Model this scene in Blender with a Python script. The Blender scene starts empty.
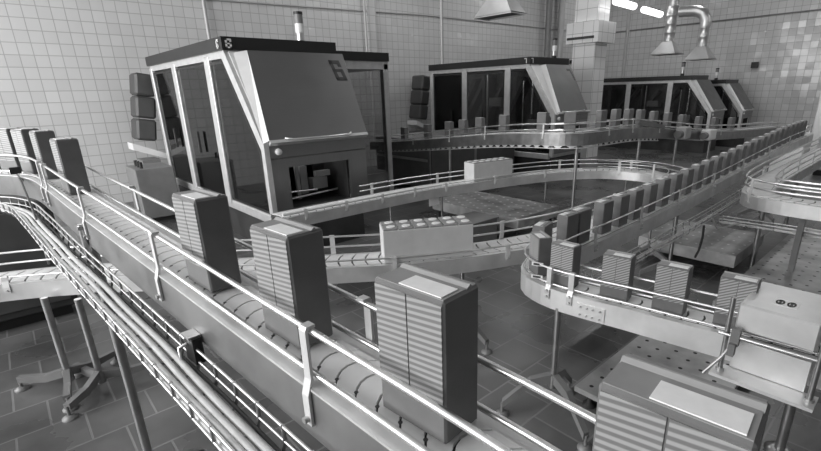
import bpy, math, random
from mathutils import Vector, Matrix
random.seed(7)
COL = bpy.context.scene.collection
PI = math.pi

# ------------------------------------------------------------------ materials
def new_mat(name):
    m = bpy.data.materials.new(name); m.use_nodes = True
    nt = m.node_tree
    b = nt.nodes.get('Principled BSDF')
    return m, nt, b

def g(v): return (v, v, v, 1)

def plain(name, v, rough=.5, metal=0., var=.0, scale=8., bump=0., spec=.5):
    m, nt, b = new_mat(name)
    b.inputs['Base Color'].default_value = g(v)
    b.inputs['Roughness'].default_value = rough
    b.inputs['Metallic'].default_value = metal
    b.inputs['Specular IOR Level'].default_value = spec
    if var or bump:
        tc = nt.nodes.new('ShaderNodeTexCoord')
        n = nt.nodes.new('ShaderNodeTexNoise'); n.inputs['Scale'].default_value = scale
        n.inputs['Detail'].default_value = 5
        nt.links.new(tc.outputs['Object'], n.inputs['Vector'])
        if var:
            r = nt.nodes.new('ShaderNodeValToRGB')
            r.color_ramp.elements[0].position = .3; r.color_ramp.elements[1].position = .7
            r.color_ramp.elements[0].color = g(max(0, v * (1 - var))); r.color_ramp.elements[1].color = g(min(1, v * (1 + var)))
            nt.links.new(n.outputs['Fac'], r.inputs['Fac']); nt.links.new(r.outputs['Color'], b.inputs['Base Color'])
            mr = nt.nodes.new('ShaderNodeMapRange')
            mr.inputs['To Min'].default_value = max(.02, rough * .8); mr.inputs['To Max'].default_value = min(1, rough * 1.3)
            nt.links.new(n.outputs['Fac'], mr.inputs['Value']); nt.links.new(mr.outputs['Result'], b.inputs['Roughness'])
        if bump:
            bp = nt.nodes.new('ShaderNodeBump'); bp.inputs['Strength'].default_value = bump; bp.inputs['Distance'].default_value = .01
            nt.links.new(n.outputs['Fac'], bp.inputs['Height']); nt.links.new(bp.outputs['Normal'], b.inputs['Normal'])
    return m

def tile_mat(name, axes, size, c1, c2, mortar, rough, msize, offset, bump=.25, wav=.15, stain=0., noise_scale=2.):
    m, nt, b = new_mat(name)
    N, L = nt.nodes.new, nt.links.new
    geo = N('ShaderNodeNewGeometry')
    sep = N('ShaderNodeSeparateXYZ'); L(geo.outputs['Position'], sep.inputs[0])
    com = N('ShaderNodeCombineXYZ')
    L(sep.outputs[axes[0]], com.inputs[0]); L(sep.outputs[axes[1]], com.inputs[1])
    br = N('ShaderNodeTexBrick')
    br.offset = offset; br.squash = 1
    br.inputs['Scale'].default_value = 1
    br.inputs['Brick Width'].default_value = size; br.inputs['Row Height'].default_value = size
    br.inputs['Mortar Size'].default_value = msize; br.inputs['Mortar Smooth'].default_value = .3
    br.inputs['Color1'].default_value = g(c1); br.inputs['Color2'].default_value = g(c2); br.inputs['Mortar'].default_value = g(mortar)
    L(com.outputs[0], br.inputs['Vector'])
    nz = N('ShaderNodeTexNoise'); nz.inputs['Scale'].default_value = noise_scale; nz.inputs['Detail'].default_value = 6
    L(geo.outputs['Position'], nz.inputs['Vector'])
    col = br.outputs['Color']
    if stain:
        mx = N('ShaderNodeMix'); mx.data_type = 'RGBA'; mx.blend_type = 'MULTIPLY'
        rp = N('ShaderNodeValToRGB'); rp.color_ramp.elements[0].position = .35; rp.color_ramp.elements[1].position = .62
        rp.color_ramp.elements[0].color = g(1 - stain); rp.color_ramp.elements[1].color = g(1)
        L(nz.outputs['Fac'], rp.inputs['Fac'])
        mx.inputs['Factor'].default_value = 1
        L(col, mx.inputs['A']); L(rp.outputs['Color'], mx.inputs['B']); col = mx.outputs['Result']
    L(col, b.inputs['Base Color'])
    rr = N('ShaderNodeMapRange'); rr.inputs['To Min'].default_value = rough * .7; rr.inputs['To Max'].default_value = rough * 1.4
    L(nz.outputs['Fac'], rr.inputs['Value']); L(rr.outputs['Result'], b.inputs['Roughness'])
    # joints sink, and every glazed tile sits at its own slight tilt
    b1 = N('ShaderNodeBump'); b1.inputs['Strength'].default_value = bump; b1.inputs['Distance'].default_value = .004; b1.invert = True
    L(br.outputs['Fac'], b1.inputs['Height'])
    sc = N('ShaderNodeVectorMath'); sc.operation = 'DIVIDE'; sc.inputs[1].default_value = (size, size, size)
    L(com.outputs[0], sc.inputs[0])
    fl = N('ShaderNodeVectorMath'); fl.operation = 'FLOOR'; L(sc.outputs[0], fl.inputs[0])
    wn = N('ShaderNodeTexWhiteNoise'); wn.noise_dimensions = '3D'; L(fl.outputs[0], wn.inputs['Vector'])
    sb = N('ShaderNodeVectorMath'); sb.operation = 'SUBTRACT'; sb.inputs[1].default_value = (.5, .5, .5); L(wn.outputs['Color'], sb.inputs[0])
    ms = N('ShaderNodeVectorMath'); ms.operation = 'SCALE'; ms.inputs['Scale'].default_value = wav; L(sb.outputs[0], ms.inputs[0])
    ad = N('ShaderNodeVectorMath'); ad.operation = 'ADD'; L(b1.outputs['Normal'], ad.inputs[0]); L(ms.outputs[0], ad.inputs[1])
    nm = N('ShaderNodeVectorMath'); nm.operation = 'NORMALIZE'; L(ad.outputs[0], nm.inputs[0])
    L(nm.outputs[0], b.inputs['Normal'])
    return m

def brushed(name, v, rough, metal=1., axis=2, stretch=60., amt=.25):
    """steel sheet with fine brushing running along one axis"""
    m, nt, b = new_mat(name)
    N, L = nt.nodes.new, nt.links.new
    tc = N('ShaderNodeTexCoord'); mp = N('ShaderNodeMapping')
    s = [stretch] * 3; s[axis] = 1.5
    mp.inputs['Scale'].default_value = s
    nz = N('ShaderNodeTexNoise'); nz.inputs['Scale'].default_value = 3; nz.inputs['Detail'].default_value = 4
    L(tc.outputs['Object'], mp.inputs['Vector']); L(mp.outputs[0], nz.inputs['Vector'])
    r = N('ShaderNodeValToRGB'); r.color_ramp.elements[0].color = g(v * (1 - amt)); r.color_ramp.elements[1].color = g(min(1, v * (1 + amt)))
    L(nz.outputs['Fac'], r.inputs['Fac']); L(r.outputs['Color'], b.inputs['Base Color'])
    b.inputs['Metallic'].default_value = metal
    n2 = N('ShaderNodeTexNoise'); n2.inputs['Scale'].default_value = 5; n2.inputs['Detail'].default_value = 6
    L(tc.outputs['Object'], n2.inputs['Vector'])
    mr = N('ShaderNodeMapRange'); mr.inputs['To Min'].default_value = rough * .7; mr.inputs['To Max'].default_value = rough * 1.35
    L(n2.outputs['Fac'], mr.inputs['Value']); L(mr.outputs['Result'], b.inputs['Roughness'])
    return m

def stripe_mat(name, lo, hi, freq, slope, rough=.45):
    """printed slanted stripes on the carton face (object y along the face, z up)"""
    m, nt, b = new_mat(name)
    N, L = nt.nodes.new, nt.links.new
    tc = N('ShaderNodeTexCoord'); sp = N('ShaderNodeSeparateXYZ'); L(tc.outputs['Object'], sp.inputs[0])
    k = N('ShaderNodeMath'); k.operation = 'MULTIPLY_ADD'; k.inputs[1].default_value = slope
    L(sp.outputs['Y'], k.inputs[0]); L(sp.outputs['Z'], k.inputs[2])
    f = N('ShaderNodeMath'); f.operation = 'MULTIPLY'; f.inputs[1].default_value = freq * 2 * PI; L(k.outputs[0], f.inputs[0])
    s = N('ShaderNodeMath'); s.operation = 'SINE'; L(f.outputs[0], s.inputs[0])
    mr = N('ShaderNodeMapRange'); mr.inputs['From Min'].default_value = -1; mr.inputs['From Max'].default_value = 1
    L(s.outputs[0], mr.inputs['Value'])
    r = N('ShaderNodeValToRGB'); r.color_ramp.elements[0].position = .25; r.color_ramp.elements[1].position = .8
    r.color_ramp.elements[0].color = g(lo); r.color_ramp.elements[1].color = g(hi)
    L(mr.outputs['Result'], r.inputs['Fac']); L(r.outputs['Color'], b.inputs['Base Color'])
    b.inputs['Roughness'].default_value = rough
    return m

def glass_mat(name, tint, gloss=.09):
    m, nt, b = new_mat(name)
    nt.nodes.remove(b)
    N, L = nt.nodes.new, nt.links.new
    out = nt.nodes['Material Output']
    t = N('ShaderNodeBsdfTransparent'); t.inputs['Color'].default_value = g(tint)
    gl = N('ShaderNodeBsdfGlossy'); gl.inputs['Roughness'].default_value = .03; gl.inputs['Color'].default_value = g(.9)
    fr = N('ShaderNodeFresnel'); fr.inputs['IOR'].default_value = 1.45
    mx = N('ShaderNodeMixShader'); L(fr.outputs[0], mx.inputs['Fac']); L(t.outputs[0], mx.inputs[1]); L(gl.outputs[0], mx.inputs[2])
    L(mx.outputs[0], out.inputs['Surface'])
    return m

def emit_mat(name, strength):
    m, nt, b = new_mat(name)
    b.inputs['Base Color'].default_value = g(.9)
    b.inputs['Emission Color'].default_value = g(1); b.inputs['Emission Strength'].default_value = strength
    return m

M = dict(
    steel=brushed('brushed steel sheet', .60, .32, .9, 1),
    steel_x=brushed('brushed steel cladding', .28, .36, .9, 2, 90, .12),
    hood=brushed('brushed steel hood', .18, .40, .8, 0, 110, .10),
    tube=plain('polished steel tube', .84, .28, 1.),
    darktube=plain('dull steel leg', .42, .3, .9, .15, 14),
    zinc=plain('galvanised wire', .62, .34, .85, .1, 20),
    white_steel=plain('satin white steel strip', .66, .38, .2, .06, 10),
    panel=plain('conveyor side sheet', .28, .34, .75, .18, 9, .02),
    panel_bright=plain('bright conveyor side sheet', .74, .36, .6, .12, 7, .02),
    flange=plain('matt bright flange', .70, .42, .5, .12, 16),
    chain=plain('white acetal chain plate', .78, .38, 0, .10, 10),
    chaindark=plain('dark chain gap', .06, .5),
    black=plain('black plastic', .016, .45),
    band=plain('black roof band', .014, .38),
    inner=plain('grey machine interior wall', .34, .5, .1, .3, 3),
    case=plain('charcoal reel case', .065, .5, 0, .15, 6),
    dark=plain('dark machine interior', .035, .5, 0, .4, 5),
    mid=plain('grey painted steel', .20, .45, .1, .12, 6),
    grey=plain('light grey painted steel', .44, .42, .2, .08, 5),
    frame=plain('satin aluminium frame', .60, .36, .35, .08, 12),
    whiteframe=plain('pale enamel cladding', .82, .36, .1, .04, 8),
    rubber=plain('black rubber', .02, .7),
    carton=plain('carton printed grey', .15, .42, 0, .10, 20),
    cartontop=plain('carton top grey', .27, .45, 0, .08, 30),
    label=plain('white carton tab', .86, .45, 0, .05, 60),
    seam=plain('folded carton seam', .34, .4),
    stripe=stripe_mat('carton print with level stripes', .17, .36, 118, .10),
    stripe_d=stripe_mat('carton print with slanted stripes', .17, .42, 85, .55),
    kraft=plain('pale cardboard tray', .62, .6, 0, .05, 14),
    kraftdark=plain('dark cardboard', .11, .7, 0, .2, 9),
    cap=plain('white screw cap', .85, .35),
    cable=plain('pale cable sheath', .66, .6, 0, .06, 30),
    cabledark=plain('dark cable sheath', .05, .5),
    glass=glass_mat('tinted machine glass', .74),
    clear=glass_mat('clear window glass', .93),
    plate=plain('worn tread plate', .40, .38, .5, .35, 5, .03),
    stud=plain('worn raised stud', .75, .3, .8),
    hole=plain('dark plate hole', .02, .7),
    castplate=plain('worn grey plate edge', .42, .5, .3, .25, 8),
    ceiling=plain('ceiling plaster', .5, .9),
    plaster=plain('wall plaster', .25, .8),
    lamp=emit_mat('fluorescent tube glow', 9.),
    duct=brushed('galvanised duct sheet', .62, .35, .85, 2, 30, .25),
    hoodpale=plain('pale hood sheet', .56, .4, .5, .06, 5),
    print_dark=plain('dark printed mark', .05, .5),
    print_light=plain('pale printed mark', .7, .5),
    stencil=plain('stencilled number ink', .035, .5),
    lens=plain('pale signal lens', .8, .25),
)
M['wall'] = tile_mat('glazed wall tile back', ('X', 'Z'), .157, .58, .62, .40, .13, .006, 0., .25, .055)
M['wallr'] = tile_mat('glazed wall tile right', ('Y', 'Z'), .175, .50, .55, .34, .14, .007, 0., .25, .06)
M['coltile'] = tile_mat('glazed pillar tile', ('Y', 'Z'), .25, .80, .84, .40, .16, .006, 0., .25, .05)
M['coltile2'] = tile_mat('glazed pillar tile front', ('X', 'Z'), .25, .80, .84, .40, .16, .006, 0., .25, .05)
M['floor'] = tile_mat('quarry floor tile', ('X', 'Y'), .283, .125, .165, .25, .27, .006, .5, .3, .03, .6, 1.1)

# ------------------------------------------------------------------ mesh collecting
class MB:
    def __init__(s): s.v = []; s.f = []; s.sm = []
    def add(s, vs, fs, smooth=False):
        n = len(s.v); s.v += [tuple(v) for v in vs]
        for f in fs: s.f.append(tuple(n + i for i in f)); s.sm.append(smooth)
        return s
    def box(s, x0, y0, z0, x1, y1, z1, mat=None):
        vs = [Vector((x, y, z)) for z in (z0, z1) for y in (y0, y1) for x in (x0, x1)]
        if mat is not None: vs = [mat @ v for v in vs]
        return s.add(vs, [(0, 2, 3, 1), (4, 5, 7, 6), (0, 1, 5, 4), (2, 6, 7, 3), (0, 4, 6, 2), (1, 3, 7, 5)])
    def cbox(s, x0, y0, z0, x1, y1, z1, c=.004):
        """box with chamfered edges"""
        pts = []
        for sx, X in ((1, x0), (-1, x1)):
            for sy, Y in ((1, y0), (-1, y1)):
                for sz, Z in ((1, z0), (-1, z1)):
                    pts += [(X, Y + sy * c, Z + sz * c), (X + sx * c, Y, Z + sz * c), (X + sx * c, Y + sy * c, Z)]
        def i(a, b, d, k): return (a * 4 + b * 2 + d) * 3 + k
        F = []
        for a in (0, 1): F.append((i(a, 0, 0, 0), i(a, 1, 0, 0), i(a, 1, 1, 0), i(a, 0, 1, 0)))
        for b in (0, 1): F.append((i(0, b, 0, 1), i(1, b, 0, 1), i(1, b, 1, 1), i(0, b, 1, 1)))
        for d in (0, 1): F.append((i(0, 0, d, 2), i(1, 0, d, 2), i(1, 1, d, 2), i(0, 1, d, 2)))
        for a in (0, 1):
            for b in (0, 1): F.append((i(a, b, 0, 0), i(a, b, 1, 0), i(a, b, 1, 1), i(a, b, 0, 1)))
            for d in (0, 1): F.append((i(a, 0, d, 0), i(a, 1, d, 0), i(a, 1, d, 2), i(a, 0, d, 2)))
        for b in (0, 1):
            for d in (0, 1): F.append((i(0, b, d, 1), i(1, b, d, 1), i(1, b, d, 2), i(0, b, d, 2)))
        for a in (0, 1):
            for b in (0, 1):
                for d in (0, 1): F.append((i(a, b, d, 0), i(a, b, d, 1), i(a, b, d, 2)))
        return s.add(pts, F)
    def prism(s, poly, d):
        """poly: list of 3D points, extruded by vector d"""
        n = len(poly); d = Vector(d)
        vs = [Vector(p) for p in poly] + [Vector(p) + d for p in poly]
        fs = [tuple(range(n)), tuple(range(2 * n - 1, n - 1, -1))]
        fs += [(i, n + i, n + (i + 1) % n, (i + 1) % n) for i in range(n)]
        return s.add(vs, fs)
    def tube(s, pts, r, seg=10, caps=True):
        pts = [Vector(p) for p in pts]; rings = []; n = len(pts)
        up = None
        for i, p in enumerate(pts):
            a = pts[max(0, i - 1)]; b = pts[min(n - 1, i + 1)]
            t = (b - a).normalized()
            if up is None:
                up = Vector((0, 0, 1)) if abs(t.z) < .9 else Vector((1, 0, 0))
            x = t.cross(up)
            if x.length < 1e-4: x = t.orthogonal()
            x.normalize(); y = x.cross(t).normalized(); up = y
            rr = r[i] if isinstance(r, (list, tuple)) else r
            rings.append([p + (x * math.cos(2 * PI * k / seg) + y * math.sin(2 * PI * k / seg)) * rr for k in range(seg)])
        vs = [v for ring in rings for v in ring]; fs = []
        for i in range(n - 1):
            for k in range(seg):
                k2 = (k + 1) % seg
                fs.append((i * seg + k, i * seg + k2, (i + 1) * seg + k2, (i + 1) * seg + k))
        s.add(vs, fs, True)
        if caps: s.add(rings[0], [tuple(range(seg))[::-1]]); s.add(rings[-1], [tuple(range(seg))])
        return s
    def cyl(s, a, b, r, seg=16): return s.tube([a, b], r, seg)
    def sweep(s, sections, closed=True, smooth=False):
        """sections: list of equal-length point loops along a path"""
        m = len(sections[0]); n = len(sections)
        vs = [p for sec in sections for p in sec]; fs = []
        for i in range(n - 1):
            for k in range(m if closed else m - 1):
                k2 = (k + 1) % m
                fs.append((i * m + k, i * m + k2, (i + 1) * m + k2, (i + 1) * m + k))
        if closed: fs += [tuple(range(m))[::-1], tuple((n - 1) * m + k for k in range(m))]
        return s.add(vs, fs, smooth)
    def xf(s, mat): s.v = [tuple(mat @ Vector(v)) for v in s.v]; return s
    def build(s, name, mat, parent=None, org=None, two=True):
        o0 = Vector(org) if org is not None else (Vector(parent['_o']) if parent is not None and '_o' in parent else Vector((0, 0, 0)))
        me = bpy.data.meshes.new(name)
        me.from_pydata([tuple(Vector(v) - o0) for v in s.v], [], s.f)
        me.validate(); me.update()
        me.polygons.foreach_set('use_smooth', s.sm[:len(me.polygons)] if len(me.polygons) == len(s.sm) else [False] * len(me.polygons))
        import bmesh
        bm = bmesh.new(); bm.from_mesh(me); bmesh.ops.recalc_face_normals(bm, faces=bm.faces[:]); bm.to_mesh(me); bm.free()
        me.materials.append(mat)
        o = bpy.data.objects.new(name, me); COL.objects.link(o)
        if parent is not None:
            o.parent = parent
            if '_o' in parent: o['_o'] = list(o0)
        else: o.location = o0
        return o

def tag(o, label, cat, group=None, kind=None):
    o['label'] = label; o['category'] = cat
    if group: o['group'] = group
    if kind: o['kind'] = kind
    return o

def thing(name, label, cat, loc=(0, 0, 0), group=None):
    o = bpy.data.objects.new(name, None); COL.objects.link(o)
    o.location = loc; o['_o'] = list(loc); o.empty_display_size = .1
    return tag(o, label, cat, group)

def struct(mb, name, mat, parent=None):
    o = mb.build(name, mat, parent)
    if parent is None: o['kind'] = 'structure'
    return o

def clone(root, label=None, group=None):
    c = root.copy(); COL.objects.link(c)
    for ch in list(root.children):
        d = ch.copy(); COL.objects.link(d); d.parent = c
        for gch in list(ch.children):
            e = gch.copy(); COL.objects.link(e); e.parent = d
    if label: c['label'] = label
    if group: c['group'] = group
    return c

ORD = ['first', 'second', 'third', 'fourth', 'fifth', 'sixth', 'seventh', 'eighth', 'ninth', 'tenth', 'eleventh', 'twelfth', 'thirteenth',
       'fourteenth', 'fifteenth', 'sixteenth', 'seventeenth', 'eighteenth', 'nineteenth', 'twentieth', 'twenty-first', 'twenty-second',
       'twenty-third', 'twenty-fourth', 'twenty-fifth', 'twenty-sixth']

# ------------------------------------------------------------------ paths
class Path:
    def __init__(s, pts, step=.05):
        P = [Vector(p) for p in pts]; out = []
        Q = [P[0] * 2 - P[1]] + P + [P[-1] * 2 - P[-2]]
        for i in range(1, len(Q) - 2):
            p0, p1, p2, p3 = Q[i - 1:i + 3]
            n = max(2, int((p2 - p1).length / .02))
            d1 = max(1e-6, (p1 - p0).length) ** .5; d2 = max(1e-6, (p2 - p1).length) ** .5; d3 = max(1e-6, (p3 - p2).length) ** .5
            m1 = ((p1 - p0) / d1 - (p2 - p0) / (d1 + d2) + (p2 - p1) / d2) * d2
            m2 = ((p2 - p1) / d2 - (p3 - p1) / (d2 + d3) + (p3 - p2) / d3) * d2
            for k in range(n):
                t = k / n
                out.append(p1 * (2 * t**3 - 3 * t**2 + 1) + m1 * (t**3 - 2 * t**2 + t) + p2 * (-2 * t**3 + 3 * t**2) + m2 * (t**3 - t**2))
        out.append(P[-1])
        s.p = out; s.s = [0.]
        for a, b in zip(out, out[1:]): s.s.append(s.s[-1] + (b - a).length)
        s.len = s.s[-1]; s.step = step
    def at(s, d):
        d = min(max(d, 0), s.len)
        lo, hi = 0, len(s.s) - 1
        while hi - lo > 1:
            mid = (lo + hi) // 2
            if s.s[mid] <= d: lo = mid
            else: hi = mid
        t = (d - s.s[lo]) / max(1e-9, s.s[hi] - s.s[lo])
        p = s.p[lo].lerp(s.p[hi], t)
        a = s.p[max(0, lo - 2)]; b = s.p[min(len(s.p) - 1, hi + 2)]
        tn = Vector((b.x - a.x, b.y - a.y, 0)).normalized()
        return p, tn, Vector((-tn.y, tn.x, 0))          # point, tangent, left normal
    def off(s, d, u, v, w=0.):
        p, t, n = s.at(d); return p + n * u + Vector((0, 0, v)) + t * w
    def near(s, x, y):
        best = min(range(len(s.p)), key=lambda i: (s.p[i].x - x) ** 2 + (s.p[i].y - y) ** 2)
        bd, bs = 1e9, s.s[best]
        for i in range(max(0, best - 1), min(len(s.p) - 1, best + 1)):
            a, b = s.p[i], s.p[i + 1]; ex, ey = b.x - a.x, b.y - a.y
            t = max(0., min(1., ((x - a.x) * ex + (y - a.y) * ey) / max(1e-12, ex * ex + ey * ey)))
            q = (a.x + ex * t - x) ** 2 + (a.y + ey * t - y) ** 2
            if q < bd: bd, bs = q, s.s[i] + t * (s.s[i + 1] - s.s[i])
        return bs
    def stations(s, a=0., b=None, step=None):
        b = s.len if b is None else b; step = step or s.step
        n = max(1, int((b - a) / step)); return [a + (b - a) * i / n for i in range(n + 1)]

def swept(path, prof, a=0., b=None, step=None):
    return MB().sweep([[path.off(d, u, v) for u, v in prof] for d in path.stations(a, b, step)])

def rect(u0, u1, v0, v1): return [(u0, v0), (u1, v0), (u1, v1), (u0, v1)]

def belt_mb(path, hw, pitch, arc, gap=.86, a=0., b=None):
    b = path.len if b is None else b
    mb = MB(); n = int((b - a) / pitch); m = 6
    for k in range(n):
        s0 = a + k * pitch; top = []; vs = []
        for e in (0, 1):
            for i in range(m + 1):
                u = -hw + 2 * hw * i / m
                c = arc * (1 - (u / hw) ** 2)
                vs.append(path.off(s0 + c + e * pitch * gap, u, 0))
        lo = [v - Vector((0, 0, .006)) for v in vs]
        q = m + 1
        fs = [(i, i + 1, q + i + 1, q + i) for i in range(m)]
        N0 = 2 * q
        fs += [(i, i + 1, N0 + i + 1, N0 + i) for i in range(m)]
        fs += [(q + i, q + i + 1, N0 + q + i + 1, N0 + q + i) for i in range(m)]
        fs += [(0, q, N0 + q, N0), (m, q + m, N0 + q + m, N0 + m)]
        mb.add(vs + lo, fs)
    return mb

def bracket(path, d, side, ru, rtop, rlow, wall, root, mat, width=.013, drop=.07, thick=.004, bolts=1):
    """strap hooked over the top rail and bolted to the side sheet"""
    prof = [(ru - .006, rtop + .004), (ru - .006, rtop + .009), (ru + .009, rtop + .009), (ru + .012, rtop + .003),
            (ru + .012, rlow - .004), (wall + .006, -.02), (wall + .006, -drop), (wall + .001, -drop), (wall + .001, -.018),
            (ru + .007, rlow - .006), (ru + .007, rtop + .002), (ru + .004, rtop + .004)]
    mb = MB().sweep([[path.off(d, side * u, v, w) for u, v in prof] for w in (-width / 2, width / 2)])
    o = mb.build('rail_bracket', mat, root)
    for k in range(bolts):
        z = -drop + .012 + k * .03
        MB().cyl(path.off(d, side * (wall + .004), z), path.off(d, side * (wall + .014), z), .0055, 8).build('bolt', M['zinc'], o)
    return o

def tripod(x, y, z, root, leg, mat, r=.018, span=.22, rot=0., arms=3):
    """three splayed arms with round foot pads under a leg"""
    for k in range(arms):
        a = rot + 2 * PI * k / arms
        dx, dy = math.cos(a), math.sin(a); px, py = -dy, dx
        prof = []
        w = .016
        sec = []
        for t, zt, h in ((r * .6, z + .035, .05), (span * .45, z + .005, .045), (span, .07, .035)):
            c = Vector((x + dx * t, y + dy * t, zt)); n = Vector((px, py, 0)) * w
            sec.append([c - n + Vector((0, 0, -h / 2)), c + n + Vector((0, 0, -h / 2)), c + n + Vector((0, 0, h / 2)), c - n + Vector((0, 0, h / 2))])
        arm = MB().sweep(sec)
        ex, ey = x + dx * span, y + dy * span
        arm.cyl((ex, ey, .012), (ex, ey, .075), .008, 8)
        arm.tube([(ex, ey, 0), (ex, ey, .008), (ex, ey, .02)], [.036, .036, .015], 14)
        arm.build('foot', mat, leg)
    MB().cyl((x, y, z - .02), (x, y, z + .05), r * 1.45, 12).build('clamp_collar', M['darktube'], leg)

def leg(root, x, y, ztop, r=.017, zfoot=.13, mat='darktube', foot=True, rot=0., span=.22, z0=0.):
    o = MB().cyl((x, y, zfoot if foot else z0), (x, y, ztop), r, 14).build('leg', M[mat], root)
    if foot: tripod(x, y, zfoot, root, o, M['mid'], r, span, rot)
    else: MB().tube([(x, y, z0), (x, y, z0 + .008), (x, y, z0 + .016)], [.06, .06, .03], 14).build('foot', M['darktube'], o)
    return o

def conveyor(root, path, hw, wall, ru, rails_l, rails_r, panel_mat, belt_mat, pitch=.05, arc=.012, depth=.10, rr=.0055,
             panel_top=-.008, flange=True, brk_l=(), brk_r=(), rail_a=0., rail_b=None, brk_mat=None, bw=.013, step=.05, drop=.07, gap=.86, bolts=1):
    swept(path, rect(-hw - .004, hw + .004, -.022, -.008), step=step).build('chain_bed', M['chaindark'], root)
    belt_mb(path, hw, pitch, arc, gap).build('chain_belt', belt_mat, root)
    for s in (1, -1):
        a, b = (wall - .003, wall) if s > 0 else (-wall, -wall + .003)
        swept(path, rect(a, b, panel_top - depth, panel_top), step=step).build('side_panel', panel_mat, root)
        if flange:
            a, b = sorted((s * (hw + .003), s * (wall + .001)))
            swept(path, rect(a, b, panel_top - .003, panel_top + .001), step=step).build('top_flange', M['flange'], root)
    swept(path, rect(-wall + .004, wall - .004, panel_top - depth + .012, panel_top - depth + .016), step=step).build('return_tray', M['mid'], root)
    for s, rl in ((1, rails_l), (-1, rails_r)):
        for v in rl:
            st = path.stations(rail_a, rail_b, step)
            MB().tube([path.off(d, s * ru, v) for d in st], rr, 10).build('guide_rail', M['tube'], root)
    for s, ds, rl in ((1, brk_l, rails_l), (-1, brk_r, rails_r)):
        if not rl: continue
        for d in ds:
            bracket(path, d, s, ru, max(rl), min(rl), wall, root, brk_mat or M['white_steel'], bw, drop, bolts=bolts)

# ------------------------------------------------------------------ the room
XR, YB, XL, YF, HC = 16.2, 8.8, -4.5, -4.0, 5.0
struct(MB().box(XL - .2, YF - .2, -.2, XR + .2, YB + .2, 0), 'floor', M['floor'])
struct(MB().box(XL - .2, YB, 0, XR + .2, YB + .2, HC), 'wall_back', M['wall'])
struct(MB().box(XR, YF - .2, 0, XR + .2, YB, HC), 'wall_right', M['wallr'])
struct(MB().box(XL - .2, YF - .2, HC, XR + .2, YB + .2, HC + .2), 'ceiling', M['ceiling'])
# left wall with tall windows, front wall with high windows
def wall_with_holes(name, axis, pos, lo, hi, holes, mat):
    mb = MB(); cur = lo
    def bx(a, b, z0, z1):
        if b - a < 1e-4 or z1 - z0 < 1e-4: return
        if axis == 'x': mb.box(pos - .2, a, z0, pos, b, z1)
        else: mb.box(a, pos - .2, z0, b, pos, z1)
    for a, b, z0, z1 in holes:
        bx(cur, a, 0, HC); bx(a, b, 0, z0); bx(a, b, z1, HC); cur = b
    bx(cur, hi, 0, HC)
    return struct(mb, name, mat)
LW = [(.4, 2.4, 1.0, 4.3), (2.8, 5.3, 1.0, 4.3), (5.9, 8.3, 1.0, 4.3)]
FW = []
wall_with_holes('wall_left', 'x', XL, YF, YB, LW, M['plaster'])
wall_with_holes('wall_front', 'y', YF, XL, XR + .2, FW, M['plaster'])
wn = 0
for ax, hs in (('x', LW), ('y', FW)):
    for a, b, z0, z1 in hs:
        wn += 1
        fr = MB()
        def bar(a0, b0, c0, c1):
            if ax == 'x': fr.box(XL - .14, a0, c0, XL - .06, b0, c1)
            else: fr.box(a0, YF - .14, c0, b0, YF - .06, c1)
        bar(a, b, z0, z0 + .06); bar(a, b, z1 - .06, z1)
        nb = 3
        for k in range(nb + 1):
            c = a + (b - a) * k / nb; bar(max(a, c - .03), min(b, c + .03), z0, z1)
        w = struct(fr, 'window_%d' % wn, M['grey'])
        pm = MB()
        if ax == 'x': pm.box(XL - .103, a + .03, z0 + .03, XL - .097, b - .03, z1 - .03)
        else: pm.box(a + .03, YF - .103, z0 + .03, b - .03, YF - .097, z1 - .03)
        pm.build('pane', M['clear'], w)
# conduit line along both tiled walls, and the pilaster by the second filler
struct(MB().tube([(XL, YB - .02, 3.0), (3, YB - .02, 3.12), (8, YB - .02, 3.27), (XR - .02, YB - .02, 3.32)], .014, 8), 'trim_1', M['grey'])
struct(MB().tube([(XR - .02, YB - .05, 3.36), (XR - .02, 4, 3.36), (XR - .02, YF, 3.34)], .018, 8), 'trim_2', M['mid'])
struct(MB().box(6.25, YB - .06, 0, 6.45, YB + .01, HC), 'trim_3', M['wall'])
# tiled pillar with a projecting tiled collar
pil = MB().box(10.2, 5.75, 0, 10.72, 6.3, HC)
pl = struct(pil, 'pillar', M['coltile'])
MB().box(10.2, 5.745, 0, 10.72, 5.751, HC).build('tile_face', M['coltile2'], pl)
MB().box(10.08, 5.63, 2.55, 10.84, 6.42, 2.98).build('collar', M['coltile'], pl)
MB().box(10.08, 5.625, 2.55, 10.84, 5.631, 2.98).build('tile_face', M['coltile2'], pl)
MB().box(10.05, 5.72, 2.63, 10.079, 6.38, 2.68).build('bracket_bar', M['dark'], pl)

# pipes on and before the walls
def pipe(pts, r, label, mat='grey', name='wall_pipe', cat='pipe', grp=None):
    return tag(MB().tube(pts, r, 10).build(name, M[mat], None, org=pts[0]), label, cat, grp)
pipe([(2.97, YB - .09, 1.9), (2.97, YB - .09, HC)], .03, 'slim pale pipe rising behind the black roof edge of filler 6')
pipe([(6.14, YB - .10, 1.9), (6.14, YB - .10, HC)], .028, 'thin pale pipe on the tiled wall right of the nearest signal tower')
pipe([(7.42, 7.75, 2.14), (7.42, 7.75, HC)], .03, 'pale steel pole standing on the roof of the second filler', name='ceiling_pole', cat='pole')
pipe([(12.6, YB - .16, 0), (12.6, YB - .16, HC)], .09, 'dark drop pipe left of the tiled pillar', 'mid', 'drain_pipe')
pipe([(13.25, YB - .16, 0), (13.25, YB - .16, HC)], .10, 'pale drop pipe touching the left edge of the tiled pillar', 'grey', 'drain_pipe')
pipe([(13.9, 6.85, 1.2), (13.9, 6.85, HC)], .045, 'pale pole right of the tiled pillar below the two lit tubes', 'grey', 'ceiling_pole', 'pole')

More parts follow.
